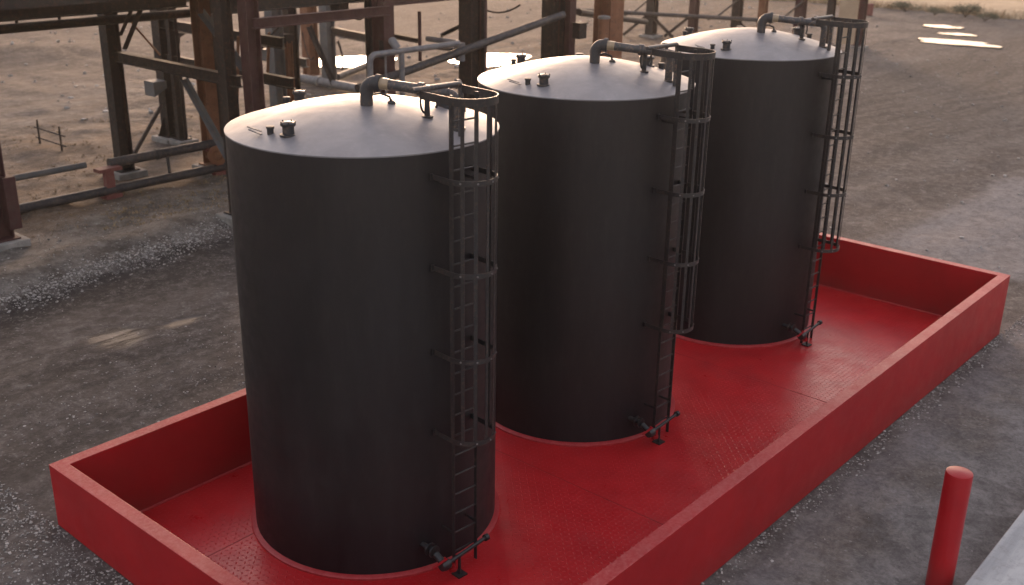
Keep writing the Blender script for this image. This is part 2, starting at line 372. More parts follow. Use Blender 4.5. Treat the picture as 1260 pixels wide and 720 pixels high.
# wet shine on the haul road
def blob(cx, cy, rx, ry):
    a = t.math('POWER', t.math('DIVIDE', t.math('SUBTRACT', X, cx), rx), 2.0); b = t.math('POWER', t.math('DIVIDE', t.math('SUBTRACT', Y, cy), ry), 2.0)
    return t.math('SUBTRACT', 1.0, t.sstep(t.math('ADD', t.math('ADD', a, b), t.math('MULTIPLY', wob, 0.5)), 0.1, 1.1))
wet = t.math('MAXIMUM', blob(4.25, 13.2, 0.75, 0.75), blob(5.6, 13.0, 0.65, 0.28)); wet = t.math('MAXIMUM', wet, t.math('MULTIPLY', blob(2.0, 13.3, 1.0, 0.4), 0.3))
wet = t.math('MULTIPLY', wet, t.ramp(t.noise(1.0, 6, 0.7, t.mapping((0.7, 5.0, 1), (0, 0, R(-6)))), [(0.36, 0.05), (0.50, 1)]))
col = t.mix(t.math('MULTIPLY', wet, 0.6), col, (0.06, 0.052, 0.049))
# single pebbles and grit
pv = t.n('ShaderNodeTexVoronoi'); t.l(ob, pv.inputs['Vector']); pv.inputs['Scale'].default_value = 17
pr = t.n('ShaderNodeSeparateColor'); t.l(pv.outputs['Color'], pr.inputs[0])
peb = t.math('MULTIPLY', t.math('LESS_THAN', pv.outputs['Distance'], 0.42), t.math('GREATER_THAN', pr.outputs[0], 0.70))
peb = t.math('MULTIPLY', peb, t.ramp(t.noise(0.8, 6, 0.7), [(0.42, 0.1), (0.62, 1)]))
peb = t.math('MULTIPLY', peb, t.math('SUBTRACT', 1.0, t.math('MULTIPLY', ap, 0.8)))
peb = t.math('MULTIPLY', peb, t.math('SUBTRACT', 1.0, wet))
col = t.mix(t.math('MULTIPLY', peb, 0.5), col, t.mix(pr.outputs[1], (0.12, 0.11, 0.105), (0.36, 0.34, 0.325)))
col = t.mix(t.math('MULTIPLY', t.ramp(fine, [(0.4, 0), (0.6, 1)]), 0.45), col, t.mix(1.0, col, (0.52, 0.50, 0.49), 'MULTIPLY'))
rg = t.math('SUBTRACT', 0.92, t.math('MULTIPLY', wet, 0.37)); rg = t.math('SUBTRACT', rg, t.math('MULTIPLY', ap, 0.15))
grit = t.noise(3.2, 9, 0.8, None, 0.4)
col = t.mix(t.math('MULTIPLY', t.ramp(grit, [(0.40, 1), (0.55, 0)]), t.math('SUBTRACT', 0.55, t.math('MULTIPLY', wet, 0.4))), col, t.mix(1.0, col, (0.42, 0.39, 0.38), 'MULTIPLY'))
col = t.mix(t.math('MULTIPLY', t.ramp(grit, [(0.52, 0), (0.68, 1)]), 0.45), col, (0.245, 0.218, 0.20))
hh = t.math('ADD', t.math('MULTIPLY', mid, 1.6), t.math('MULTIPLY', t.math('MULTIPLY', trk, road_l), 0.9))
dry = t.math('SUBTRACT', 1.0, wet)
nm = t.bump(t.math('MULTIPLY', hh, dry), 0.5, 0.06); nm = t.bump(t.math('MULTIPLY', t.math('ADD', t.math('ADD', fine, t.math('MULTIPLY', peb, 0.8)), t.math('MULTIPLY', grit, 2.5)), dry), 0.7, 0.025, nm)
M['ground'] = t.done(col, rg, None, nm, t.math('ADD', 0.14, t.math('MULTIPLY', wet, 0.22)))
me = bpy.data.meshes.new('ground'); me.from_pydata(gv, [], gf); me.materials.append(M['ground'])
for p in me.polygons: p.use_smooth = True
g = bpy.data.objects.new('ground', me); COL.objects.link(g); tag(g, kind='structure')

# dry field beyond the yard
t = NT('dry_field'); n = t.noise(0.5, 6, 0.7); fcol = t.mix(t.ramp(n, [(0.35, 0), (0.65, 1)]), (0.30, 0.21, 0.125), (0.45, 0.33, 0.21))
M['field'] = t.done(fcol, 0.95, None, t.bump(t.noise(5, 5), 0.6, 0.1))
fv = []; ff = []; NX, NY = 26, 120
for j in range(NY+1):
    y = -60+j*1.6
    x0 = 82.5-0.06*(y-25)+1.3*noise.noise((y*0.22, 0, 9))
    for i in range(NX+1):
        s = (i/NX)**2.2*500; fv.append((x0+s, y*(1+s/120), gz(x0, y)+0.02+0.35*smooth(s, 0, 2.5)+0.12*noise.noise((s*0.3, y*0.3, 4))*smooth(s, 0.5, 3)-(0.25 if i == 0 else 0)))
for j in range(NY):
    for i in range(NX): a = j*(NX+1)+i; ff.append((a, a+1, a+NX+2, a+NX+1))
me = bpy.data.meshes.new('field'); me.from_pydata(fv, [], ff); me.materials.append(M['field'])
for p in me.polygons: p.use_smooth = True
o = bpy.data.objects.new('field', me); COL.objects.link(o); tag(o, kind='structure')

# puddles
def puddle(cx, cy, rx, ry, seed, rot=0.0):
    n = 64; vs = []
    for k in range(n):
        a = 2*PI*k/n; q = 1+0.42*noise.noise((math.cos(a)*1.6+seed, math.sin(a)*1.6, seed*2.1))+0.12*noise.noise((math.cos(a)*6+seed, math.sin(a)*6, seed))
        x, y = rx*q*math.cos(a), ry*q*math.sin(a)
        vs.append((cx+x*math.cos(rot)-y*math.sin(rot), cy+x*math.sin(rot)+y*math.cos(rot)))
    z = max(gz(x, y) for x, y in vs)+0.006
    m = MB(); m.add([(x, y, z) for x, y in vs]+[(x, y, z-0.6) for x, y in vs], [tuple(range(n))]+[(k, n+k, n+(k+1) % n, (k+1) % n) for k in range(n)])
    o = m.build('water', M['water']); tag(o, kind='structure'); return o
puddle(65.0, 17.9, 1.15, 2.4, 1.3, R(8)); puddle(69.6, 19.4, 0.65, 1.1, 2.7, R(10)); puddle(72.9, 21.6, 0.8, 1.35, 4.1, R(10))
puddle(32.4, 38.2, 2.3, 1.9, 6.3); puddle(38.2, 33.3, 2.2, 2.0, 8.8); 

# ------------------------------------------------------------------ red containment basin
L, W, H, TW, ZF = 18.0, 7.566, 1.1955, 0.2, -0.058
basin = empty('containment_basin', (L/2, W/2, ZF))
tag(basin, 'long low red steel containment basin holding the three black tanks', 'containment basin')
MB().box((L/2, W/2, ZF-0.03), (L-2*TW+0.02, W-2*TW+0.02, 0.06)).build('floor', M['red_floor'], basin)
zb = -0.45
def wall(x0, y0, x1, y1):
    m = MB(); m.box(((x0+x1)/2, (y0+y1)/2, (H-0.012+zb)/2), (x1-x0, y1-y0, H-0.012-zb)); o = m.build('wall', M['red'], basin)
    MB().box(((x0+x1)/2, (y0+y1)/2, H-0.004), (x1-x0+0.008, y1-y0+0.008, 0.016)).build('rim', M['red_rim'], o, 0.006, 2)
    return o
wall(0, 0, TW, W); wall(L-TW, 0, L, W); wall(TW-0.002, 0, L-TW+0.002, TW); wall(TW-0.002, W-TW, L-TW+0.002, W)
m = MB(); e = 0.02
for p0, p1 in (((TW, TW), (L-TW, TW)), ((L-TW, TW), (L-TW, W-TW)), ((L-TW, W-TW), (TW, W-TW)), ((TW, W-TW), (TW, TW))):
    d = (Vector((*p1, 0))-Vector((*p0, 0))).normalized(); inn = Vector((-d.y, d.x, 0))*0.012
    n = 90; pts = [Vector((*p0, ZF+0.008)).lerp(Vector((*p1, ZF+0.008)), i/n)+inn for i in range(n+1)]
    m.tube(pts, 0.02, 8, radii=[0.017+0.006*random.random() for _ in pts])
m.build('weld_bead', M['red_weld'], basin)
MB().box((L/2, 5.62, ZF+0.001), (L-2*TW-0.06, 0.016, 0.005)).build('floor_seam', M['red'], basin)
for xs_ in (6.3, 11.9): MB().box((xs_, W/2, ZF+0.0015), (0.016, W-2*TW-0.06, 0.005)).build('floor_seam', M['red'], basin)

# ------------------------------------------------------------------ storage tank
TR, TH, APEX = 1.83, 5.94-ZF, 0.38
tank = empty('storage_tank', (0, 0, 0))
def roofz(r): return TH+APEX*(1-(min(r, TR)/TR)**1.6)
AZ = R(-95); AO = Vector((math.cos(AZ), math.sin(AZ), 0)); AT = Vector((-AO.y, AO.x, 0))
def lc(u, v, z): return AO*v+AT*u+Vector((0, 0, z))
# shell, roof
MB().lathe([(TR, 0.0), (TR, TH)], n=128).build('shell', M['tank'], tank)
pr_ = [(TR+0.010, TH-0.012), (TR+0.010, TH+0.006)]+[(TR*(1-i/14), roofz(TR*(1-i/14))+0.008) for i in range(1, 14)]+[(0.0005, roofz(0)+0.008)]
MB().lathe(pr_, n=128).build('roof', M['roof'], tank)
MB().lathe([(TR+0.003, 0.0), (TR+0.075, 0.0), (TR+0.075, 0.03), (TR+0.055, 0.042), (TR+0.02, 0.046), (TR+0.003, 0.052)], n=128).build('base_ring', M['red_weld'], tank)
# ladder
lad = MB()
VL, UW = 2.05, 0.205
for s in (-1, 1): lad.bar(lc(s*UW, VL, -0.0), lc(s*UW, VL, 6.72), 0.014, 0.055, AO)
lad = lad.build('ladder', M['ladder'], tank)
k = 0; z = 0.30
while z < 6.5:
    MB().tube([lc(-UW, VL, z), lc(UW, VL, z)], 0.013, 8).build('rung', M['ladder'], lad); z += 0.305
for z in (0.62, 5.62):
    for q in (-1, 1): MB().bar(lc(q*(UW+0.012), 1.80, z), lc(q*(UW+0.012), VL+0.02, z), 0.010, 0.04).build('bracket', M['ladder'], lad)
# cage
RC, VC = 0.34, 2.15
cage = empty('safety_cage', (0, 0, 0)); cage.parent = tank
def ring(z, h, ends, th=0.010, rc=RC):
    """flat bar bent round the climber; ends = v where the straight legs stop"""
    pts = [lc(-rc, ends, z)]+[lc(-rc*math.cos(a), VC+rc*math.sin(a), z) for a in [PI*i/20 for i in range(21)]]+[lc(rc, ends, z)]
    m = MB(); vs = []; n = len(pts)
    for i, p in enumerate(pts):
        d = (pts[min(i+1, n-1)]-pts[max(i-1, 0)]).normalized(); s = d.cross(Vector((0, 0, 1)))*(th/2)
        vs += [p-s+Vector((0, 0, -h/2)), p+s+Vector((0, 0, -h/2)), p+s+Vector((0, 0, h/2)), p-s+Vector((0, 0, h/2))]
    fs = []
    for i in range(n-1):
        for k in range(4): a, b = i*4+k, i*4+(k+1) % 4; fs.append((a, b, b+4, a+4))
    fs += [(3, 2, 1, 0), tuple(range(4*n-4, 4*n))]
    return m.add(vs, fs)
HZ = [2.16, 3.34, 4.51, 5.70]
for z in HZ:
    h = ring(z, 0.068, 1.79).build('hoop', M['ladder'], cage)
    for q in (-1, 1): MB().box(lc(q*(RC+0.012), 1.835, z), (0.018, 0.05, 0.085), AZ).build('lug', M['ladder'], cage)
    for a in (0.16, 0.36, 0.56, 0.76):
        a *= PI; q = lc(-(RC+0.006)*math.cos(a), VC+(RC+0.006)*math.sin(a), z)
        MB().lathe([(0.013, 0), (0.013, 0.010), (0.0005, 0.015)], q, 8, AO*math.sin(a)-AT*math.cos(a)).build('bolt', M['bolt'], cage)
ring(6.68, 0.10, 1.62, 0.012).build('hoop', M['ladder'], cage)
for a in (0.02, 0.18, 0.34, 0.50, 0.66, 0.82, 0.98):
    a *= PI; p = lc(-(RC-0.011)*math.cos(a), VC+(RC-0.011)*math.sin(a), 0); out = AO*math.sin(a)-AT*math.cos(a)
    MB().bar(p+Vector((0, 0, HZ[0]-0.02)), p+Vector((0, 0, 6.70)), 0.048, 0.010, out).build('bar', M['ladder'], cage)
# guard rail at the head of the ladder
gr = MB()
gr.tube([lc(-RC-0.10, 1.60, 6.74), lc(RC-0.04, 1.60, 6.74)]+elbow(lc(RC, 1.60, 6.74), AT, (0, 0, -1), 0.05)+[lc(RC, 1.60, roofz(1.6))], 0.035, 12)
gr.build('guard_rail', M['pipe'], tank)
# vent line: riser, elbow, run to the roof edge, drop
vp = empty('vent_line', (0, 0, 0)); vp.parent = tank
A = Vector((-0.22, -0.32, 0)); B = Vector((0.33, -1.42, 0)); zt, ze = TH+0.66, TH+0.56
d = (B-A).normalized()
A1 = A+Vector((0, 0, zt)); B1 = B+Vector((0, 0, ze)); dd = (B1-A1).normalized()
MB().tube([A+Vector((0, 0, roofz(0.4)-0.02)), A+Vector((0, 0, zt-0.14))], 0.084, 20).build('riser', M['darkpipe'], vp)
MB().tube(elbow(A1, (0, 0, 1), dd, 0.15, 9), 0.092, 20).tube([A1+dd*0.14, A1+dd*0.20], 0.115, 20).build('elbow', M['darkpipe'], vp)
MB().tube([A1+dd*0.20, A1+dd*0.32], 0.076, 18).build('collar', M['brass'], vp)
MB().tube([A1+dd*0.32, B1-dd*0.10], 0.068, 18).tube([A1+dd*0.72, A1+dd*0.80], 0.09, 18).build('run', M['pipe'], vp)
MB().tube(elbow(B1, dd, (0, 0, -1), 0.10, 8)+[B+Vector((0, 0, roofz(1.46)-0.02))], 0.062, 16).lathe([(0.12, 0), (0.12, 0.03), (0.07, 0.03)], B+Vector((0, 0, roofz(1.46)-0.01)), 18).build('drop', M['pipe'], vp)
# branch from the run to the guard post
c0 = A1+dd*0.76; 
MB().tube([c0, c0+AT*0.62], 0.045, 12).tube([c0+AT*0.60, c0+AT*0.66], 0.062, 12).build('branch', M['pipe'], vp)
# post with a looped hose
P = Vector((0.20, -1.02, 0)); m = MB(); zr = roofz(1.04)
m.tube([P+Vector((0, 0, zr-0.02)), P+Vector((0, 0, zr+0.42))], 0.038, 12).lathe([(0.08, 0), (0.08, 0.02), (0.04, 0.03)], P+Vector((0, 0, zr)), 14)
m.build('post', M['darkpipe'], tank)
m = MB(); m.tube([P+Vector((-0.02-0.10*math.sin(a), -0.0, zr+0.22+0.16*math.cos(a))) for a in [PI*i/10 for i in range(11)]], 0.014, 8)
m.tube([P+Vector((0.09+0.09*math.sin(a), -0.02, zr+0.20+0.11*math.cos(a))) for a in [-PI*0.6+PI*1.4*i/10 for i in range(11)]], 0.016, 8)
m.build('hose_loop', M['ladder'], tank)
# hatches on the roof
def hatch(x, y, r, h, lid=True):
    zz = roofz(math.hypot(x, y))-0.01
    m = MB(); m.lathe([(r*1.5, 0), (r*1.5, 0.02), (r, 0.025), (r, h)], (x, y, zz), 20)
    o = m.build('hatch', M['darkpipe'], tank)
    m = MB(); m.lathe([(r*1.28, h), (r*1.32, h+0.03), (r*1.1, h+0.045), (0.0005, h+0.055)], (x, y, zz), 20)
    for k in range(5):
        a = 2*PI*k/5+0.4; m.tube([(x+r*1.2*math.cos(a), y+r*1.2*math.sin(a), zz+h+0.02), (x+r*1.25*math.cos(a), y+r*1.25*math.sin(a), zz+h+0.062)], 0.009, 6)
    m.build('lid', M['ladder'], o)
def nipple(x, y, r, h):
    zz = roofz(math.hypot(x, y))-0.01
    MB().lathe([(r, 0), (r, h*0.75), (r*1.25, h*0.75), (r*1.25, h), (0.0005, h*1.05)], (x, y, zz), 14).build('nozzle', M['darkpipe'], tank)
hatch(-1.42, -0.20, 0.074, 0.125); nipple(-1.50, 0.06, 0.042, 0.11)
hatch(0.15, 1.55, 0.074, 0.125); nipple(-0.12, 1.50, 0.042, 0.11)
hatch(0.90, -0.62, 0.10, 0.13); nipple(1.12, -0.78, 0.05, 0.12); nipple(0.55, 0.55, 0.06, 0.06)
zz = roofz(1.55); m = MB()
m.bar((-1.60, 0.12, zz+0.02), (-1.62, 0.34, zz+0.05), 0.03, 0.012).bar((-1.52, 0.22, zz+0.03), (-1.60, 0.40, zz+0.075), 0.03, 0.012)
m.build('latch', M['galv'], tank)
q = Vector((0.10, -0.45, roofz(0.45))); m = MB()
m.lathe([(0.06, -0.01), (0.05, 0.03), (0.018, 0.05)], q, 12).tube([q+Vector((0, 0, 0.03)), q+Vector((-0.03, 0, 0.10)), q+Vector((-0.14, 0.06, 0.15)), q+Vector((-0.24, 0.10, 0.14)), q+Vector((-0.30, 0.13, 0.08))], 0.017, 8)
m.build('gooseneck', M['ladder'], tank)
# drain at the foot: nozzle, valve, cross pipe
drn = empty('drain', (0, 0, 0)); drn.parent = tank
MB().tube([lc(-0.52, 1.74, 0.42), lc(-0.52, 2.0, 0.42)], 0.042, 14).lathe([(0.095, 0), (0.095, 0.025)], lc(-0.52, 1.90, 0.42), 18, AO).lathe([(0.09, 0), (0.09, 0.025)], lc(-0.52, 1.99, 0.42), 18, AO).build('nozzle', M['ladder'], drn)
v = MB(); v.tube([lc(-0.52, 2.03, 0.40), lc(-0.52, 2.16, 0.34)], 0.05, 12).lathe([(0.07, -0.07), (0.085, 0), (0.07, 0.07)], lc(-0.50, 2.20, 0.30), 14, AT)
v = v.build('valve', M['ladder'], drn)
MB().bar(lc(-0.74, 2.22, 0.36), lc(-0.48, 2.22, 0.40), 0.035, 0.012).tube([lc(-0.50, 2.2, 0.33), lc(-0.50, 2.2, 0.42)], 0.015, 8).build('handle', M['red'], drn)
MB().tube([lc(-0.45, 2.20, 0.30), lc(0.30, 2.16, 0.36)], 0.028, 12).lathe([(0.05, 0), (0.05, 0.06)], lc(0.28, 2.16, 0.36), 12, AT).build('cross_pipe', M['ladder'], drn)
MB().tube([lc(-0.22, 2.185, 0.0), lc(-0.22, 2.185, 0.31)], 0.022, 8).box(lc(-0.22, 2.185, 0.012), (0.16, 0.16, 0.024), AZ).build('prop', M['ladder'], drn)
MB().lathe([(0.06, 0), (0.06, 0.05), (0.035, 0.05), (0.035, 0.10)], lc(-0.36, 2.2, 0.15), 12).build('cap', M['red'], drn)
tag(tank, 'nearest of the three black cylinder tanks, beside the near-left corner of the red basin', 'storage tank', 'black tanks standing in the red basin')
tanks = [tank]
for k in (1, 2): tanks.append(copy_tree(tank))
tanks[1]['label'] = 'middle black cylinder tank, standing between the other two in the red basin'
tanks[2]['label'] = 'farthest black cylinder tank, next to the open far end of the red basin'
for o, (x, y) in zip(tanks, ((3.717, 4.802), (8.79, 4.878), (14.488, 4.933))): o.location = (x, y, ZF)
tanks[1].rotation_euler.z = R(1.2); tanks[2].rotation_euler.z = R(2.0)

# ------------------------------------------------------------------ bollard and concrete pad
BX, BY = at(1181, 580, Z=1.7).x, at(1181, 580, Z=1.7).y
bz = gz(BX, BY)
m = MB(); m.lathe([(0.178, bz-0.3), (0.178, 1.66), (0.172, 1.685), (0.15, 1.695), (0.0005, 1.705)], (BX, BY, 0), 40)
o = m.build('bollard', M['bollard']); tag(o, 'round red steel bollard standing alone on the grey gravel', 'bollard')
m = MB(); x = -14.0
y0, y1 = -8.9, -2.86
zp = 0.02
for k in range(14):
    m.box((x+1.75, -5.82, zp-0.15), (3.48, 5.94, 0.60)); x += 3.5
pad = m.build('pavement', M['concrete'], None, 0.02, 2); tag(pad, kind='structure')

# ------------------------------------------------------------------ steel trestle
XB, YB, YE = 10.73, 23.9, 17.35
tr = empty('steel_trestle', (XB, YE, 0.3))
tag(tr, 'dark rusty overhead steel trestle on tall columns behind the tanks', 'trestle')
UPX, UPY = (1, 0, 0), (0, 1, 0)
TOPZ = 6.9
def column(x, y, mat, w=0.42, h=0.46, top=TOPZ, up=UPX, foot=True, fm='concrete_foot', label=None, t_=0.035, flare=False, parent=None):
    z0 = gz(x, y, False)
    m = MB(); m.ibeam((x, y, z0+0.18), (x, y, top), w, h, t_, up)
    m.box((x, y, z0+0.2), (w+0.22, h+0.22, 0.04))
    if flare:
        for s, tt in ((1, 0), (-1, 0), (0, 1), (0, -1)):
            m.prof((x+s*w/2, y+tt*h/2, z0+0.21), (x+s*(w/2+0.01), y+tt*(h/2+0.01), z0+0.85), [(-0.02, -0.02), (0.02, -0.02), (0.02, 0.02), (-0.02, 0.02)])
            m.add([(x+s*w/2, y+tt*h/2-0.02*abs(s), z0+0.22), (x+s*(w/2+0.28)+0.0, y+tt*(h/2+0.28), z0+0.22), (x+s*w/2, y+tt*h/2, z0+0.9), (x+s*w/2+0.03*abs(tt), y+tt*h/2+0.03*abs(s), z0+0.22)], [(0, 1, 2), (1, 3, 2), (0, 2, 3), (0, 3, 1)])
    o = m.build('column', M[mat], parent or tr)
    if label: o['label'] = label
    if foot:
        MB().box((x, y, z0+0.02), (w+0.55, h+0.55, 0.32)).build('footing', M[fm], o, 0.03, 2)
    return o
def beam(p0, p1, mat, w=0.2, h=0.3, name='beam', up=None, parent=None): return MB().ibeam(p0, p1, w, h, 0.025, up).build(name, M[mat], parent or tr)
def brace(p0, p1, mat='rust_dark', w=0.12, parent=None, name='brace'): return MB().angle(p0, p1, w, 0.014).build(name, M[mat], parent or tr)
def rod(p0, p1, r=0.02, mat='rust_dark', name='tie_rod', parent=None): return MB().tube([p0, p1], r, 8).build(name, M[mat], parent or tr)
# bent 1: B - E
cB = column(XB, YB, 'rust_dark', 0.42, 0.42)
cE = column(XB+0.25, YE, 'rust_red', 0.36, 0.40, foot=True, label='purple red column behind the nearest tank')
column(XB-0.15, YE+0.55, 'rust_dark', 0.34, 0.34)
beam(at(146, 70, X=XB), Vector((XB, YE+0.2, at(146, 70, X=XB).z)), 'rust_dark', 0.22, 0.30)
# left red column A
cA = column(5.0, 19.75, 'rust_red', 0.36, 0.42, label='red painted column at the left edge')
MB().box((5.22, 19.62, gz(5, 19.75)+1.05), (0.30, 0.40, 1.3)).build('sleeve', M['rust_red'], cA, 0.01)
beam((5.0, 19.75, 6.0), (XB, 19.75, 6.0), 'rust_dark', 0.22, 0.3)
# bent 2: C, D, F
XC, YC = 14.48, 27.25
cC = column(XC, YC, 'rust_dark', 0.46, 0.44, flare=True)
column(XC-0.05, YC-0.75, 'rust_dark', 0.2, 0.34)
cD = column(13.05, 22.65, 'rust_orange', 0.40, 0.46, label='orange rusted column with a round valve at its foot', up=UPY)
column(13.6, 22.6, 'rust_dark', 0.26, 0.36)
cF = column(15.6, YE, 'rust_red', 0.40, 0.50, up=UPY, label='dark red column behind the near tank roof')
column(15.75, YE+0.55, 'rust_dark', 0.34, 0.44, up=UPY)
zc1 = at(205, 30, X=XC).z; zc2 = at(214, 74, X=XC).z
beam((XC, YC, zc1), (XC, 20.6, zc1), 'rust_dark', 0.22, 0.32); beam((XC, YC-0.2, zc2), (XC, 20.2, zc2), 'rust_dark', 0.2, 0.32)
for yy, s in ((YC-0.95, -1), (22.4, 1), (22.0, -1)):
    MB().add([(XC-0.02, yy, zc1-0.2), (XC-0.02, yy+s*0.55, zc1-0.2), (XC-0.02, yy+s*0.16, zc1-0.36), (XC-0.02, yy, zc1-0.85), (XC+0.02, yy, zc1-0.2), (XC+0.02, yy+s*0.55, zc1-0.2), (XC+0.02, yy+s*0.16, zc1-0.36), (XC+0.02, yy, zc1-0.85)],
             [(0, 1, 2, 3), (7, 6, 5, 4), (0, 4, 5, 1), (1, 5, 6, 2), (2, 6, 7, 3), (3, 7, 4, 0)]).build('gusset', M['rust_dark'], tr)
# braces, bent 1 and between bents
brace(at(152, 58, X=XB), at(172, 8, X=XB), w=0.16); brace(at(147, 42, X=XB-0.2), at(160, 12, X=XB-0.2), w=0.12)
brace(at(247, 14, X=XB+0.6), at(300, 84, X=XB+0.3), 'grey_steel', 0.17)
brace(at(226, 96, X=XB+0.6), at(282, 196, X=XB+0.5), 'grey_steel', 0.17)
brace(at(198, 128, X=13.8), at(163, 190, X=11.6), 'rust_dark', 0.15)
rod(at(162, 28, X=XB+0.3), at(197, 68, X=XB+0.6), 0.03, 'rust_orange')
rod(at(215, 20, X=13.4), at(229, 172, X=13.6), 0.05, 'rust_dark', 'conduit')
m = MB(); pz = at(193, 112, X=14.0); m.prof(pz+Vector((0, -0.25, 0.15)), pz+Vector((0, 0.35, 0.15)), [(-0.25, -0.3), (0.25, -0.05), (0.25, 0.2), (-0.25, 0.2)]); m.build('hopper', M['grey_steel'], tr)
rod(at(293, 45, X=13.0), at(292, 130, X=13.2), 0.045, 'rust_orange', 'conduit')
m = MB(); q = at(268, 22, X=13.5); m.lathe([(0.16, -0.25), (0.2, -0.15), (0.2, 0.1), (0.12, 0.16), (0.12, 0.25)], q, 16); m.build('junction_box', M['grey_steel'], tr)
# bents 3, 4 and further columns
cG = column(19.35, YE, 'rust_dark', 0.55, 0.62, up=UPX, label='brown column right of the near tank roof')
column(19.75, YE+0.1, 'rust_red', 0.3, 0.5, up=UPY)
column(23.8, YE+0.3, 'rust_dark', 0.55, 0.6, up=UPX); column(24.2, YE, 'rust_red', 0.34, 0.5, up=UPY, label='purple red column above the middle tank')
column(26.5, YE-0.1, 'rust_orange', 0.8, 0.75, up=UPY, label='wide orange rusted column above the middle tank riser')
# rear row columns beyond
c1 = column(27.6, 35.7, 'rust_orange', 0.55, 0.6, flare=True, label='rusty column with a flared foot')
c2 = column(26.64, 33.2, 'grey_steel', 0.5, 0.5, label='pale grey column')
p = at(339, 60, Y=27.2); column(p.x, 27.2, 'grey_steel', 0.45, 0.5); column(p.x+0.75, 27.2, 'rust_dark', 0.35, 0.4)
p = at(355, 60, Y=27.0); column(p.x, 27.0, 'rust_orange', 0.2, 0.25, top=3.4)
brace(at(380, 32, X=26.0), at(411, 104, X=26.0), 'rust_dark', 0.2)
beam(at(408, 38, X=26.6), at(458, 48, X=26.6), 'rust_dark', 0.24, 0.36)
beam(at(318, 66, X=20.0), at(345, 68, X=20.0), 'grey_steel', 0.3, 0.4)
beam((20.6, 27.3, 5.2), (26.64, 33.2, 5.2), 'rust_dark', 0.2, 0.3)
# smaller clutter of steel between the columns
brace(at(283, 24, X=13.9), at(256, 76, X=13.9), 'rust_dark', 0.12)
brace(at(258, 84, X=13.9), at(283, 48, X=13.9), 'rust_orange', 0.06)
beam(at(484, 44, X=17.5), at(515, 50, X=17.5), 'rust_dark', 0.16, 0.14)
brace(at(541, 44, X=21.0), at(566, 32, X=21.0), 'rust_dark', 0.14)
rod(at(535, 58, Z=1.2), at(562, 61, Z=1.2), 0.12, 'rust_dark', 'conduit')
rod(at(368, 28, X=23.0), at(365, 92, X=23.0), 0.06, 'grey_steel', 'conduit'); rod(at(331, 40, X=16.0), at(329, 100, X=16.0), 0.05, 'rust_orange', 'conduit')
for (ax, ay, bx, by, sg, X_) in ((372, 40, 386, 70, 22, 26.0), (350, 52, 366, 60, 26, 22.0), (428, 10, 452, 14, 12, 17.0), (300, 32, 345, 30, 16, 15.0), (590, 8, 640, 6, 9, 21.5)):
    p0, p1 = at(ax, ay, X=X_), at(bx, by, X=X_)
    MB().tube([p0.lerp(p1, k/8)+Vector((0, 0, -4*(k/8)*(1-k/8)*sg*0.025)) for k in range(9)], 0.03, 6).build('cable', M['rust_dark'], tr)
for (ax, ay, X_, w_, h_) in ((352, 48, 19.6, 0.35, 0.3), (418, 8, 16.4, 0.4, 0.25), (712, 38, 24.4, 0.4, 0.5), (474, 62, 15.7, 0.25, 0.5)):
    q = at(ax, ay, X=X_); MB().box(q, (w_, w_, h_)).box(q+Vector((0, 0, h_/2+0.02)), (w_*1.2, w_*1.2, 0.04)).build('junction_box', M['rust_dark'], tr, 0.01)
q = at(345, 72, X=20.2); MB().ibeam(q+Vector((0, 1.2, 0)), q+Vector((0, -1.6, 0)), 0.24, 0.34, 0.03).build('beam', M['grey_steel'], tr)
rod(at(712, 15, X=26.0), at(795, 27, X=40.0), 0.13, 'rust_dark', 'conduit')
# longitudinal beams
X0, X1 = -9.0, 27.0
zr = at(60, 29, Y=YB).z
MB().tube([(X0, YB-0.35, zr), (X1, YB-0.35, zr)], 0.13, 14).build('rail_pipe', M['rust_dark'], tr)
MB().bar((X0, YB-0.1, 5.57), (X1, YB-0.1, 5.57), 0.10, 0.17).build('beam', M['grey_steel'], tr)
zf_ = at(390, 20, Y=YE).z
beam((XB+0.2, YE-0.25, zf_), (15.6, YE-0.25, zf_), 'rust_red', 0.2, 0.26)
beam((15.6, YE+0.1, zf_+0.25), (24.2, YE+0.1, zf_+0.25), 'rust_red', 0.2, 0.34)
beam((XB+0.2, YE+0.8, zf_+0.35), (24.2, YE+0.8, zf_+0.35), 'rust_dark', 0.26, 0.36)
# deck
MB().box(((X0+X1)/2, (YB+YE)/2+0.45, 6.55), (X1-X0, YB-YE-1.5, 0.62)).build('deck', M['rust_dark'], tr)
for xx in (at(18, 10, Y=YB-0.2).x, at(71, 8, Y=YB-0.2).x): rod((xx, YB-0.2, 5.28), (xx, YB-0.2, 6.3), 0.045, 'rust_dark', 'hanger')
rod(at(516, 14, Y=YE+0.5), at(517, 75, Y=YE+0.5), 0.055, 'rust_red', 'conduit')
# long sloping pipe brace F -> H
MB().tube([at(440, 109, Y=YE-0.5), at(693, 18, Y=YE-0.5)], 0.125, 18).build('sloping_pipe', M['darkpipe'], tr)
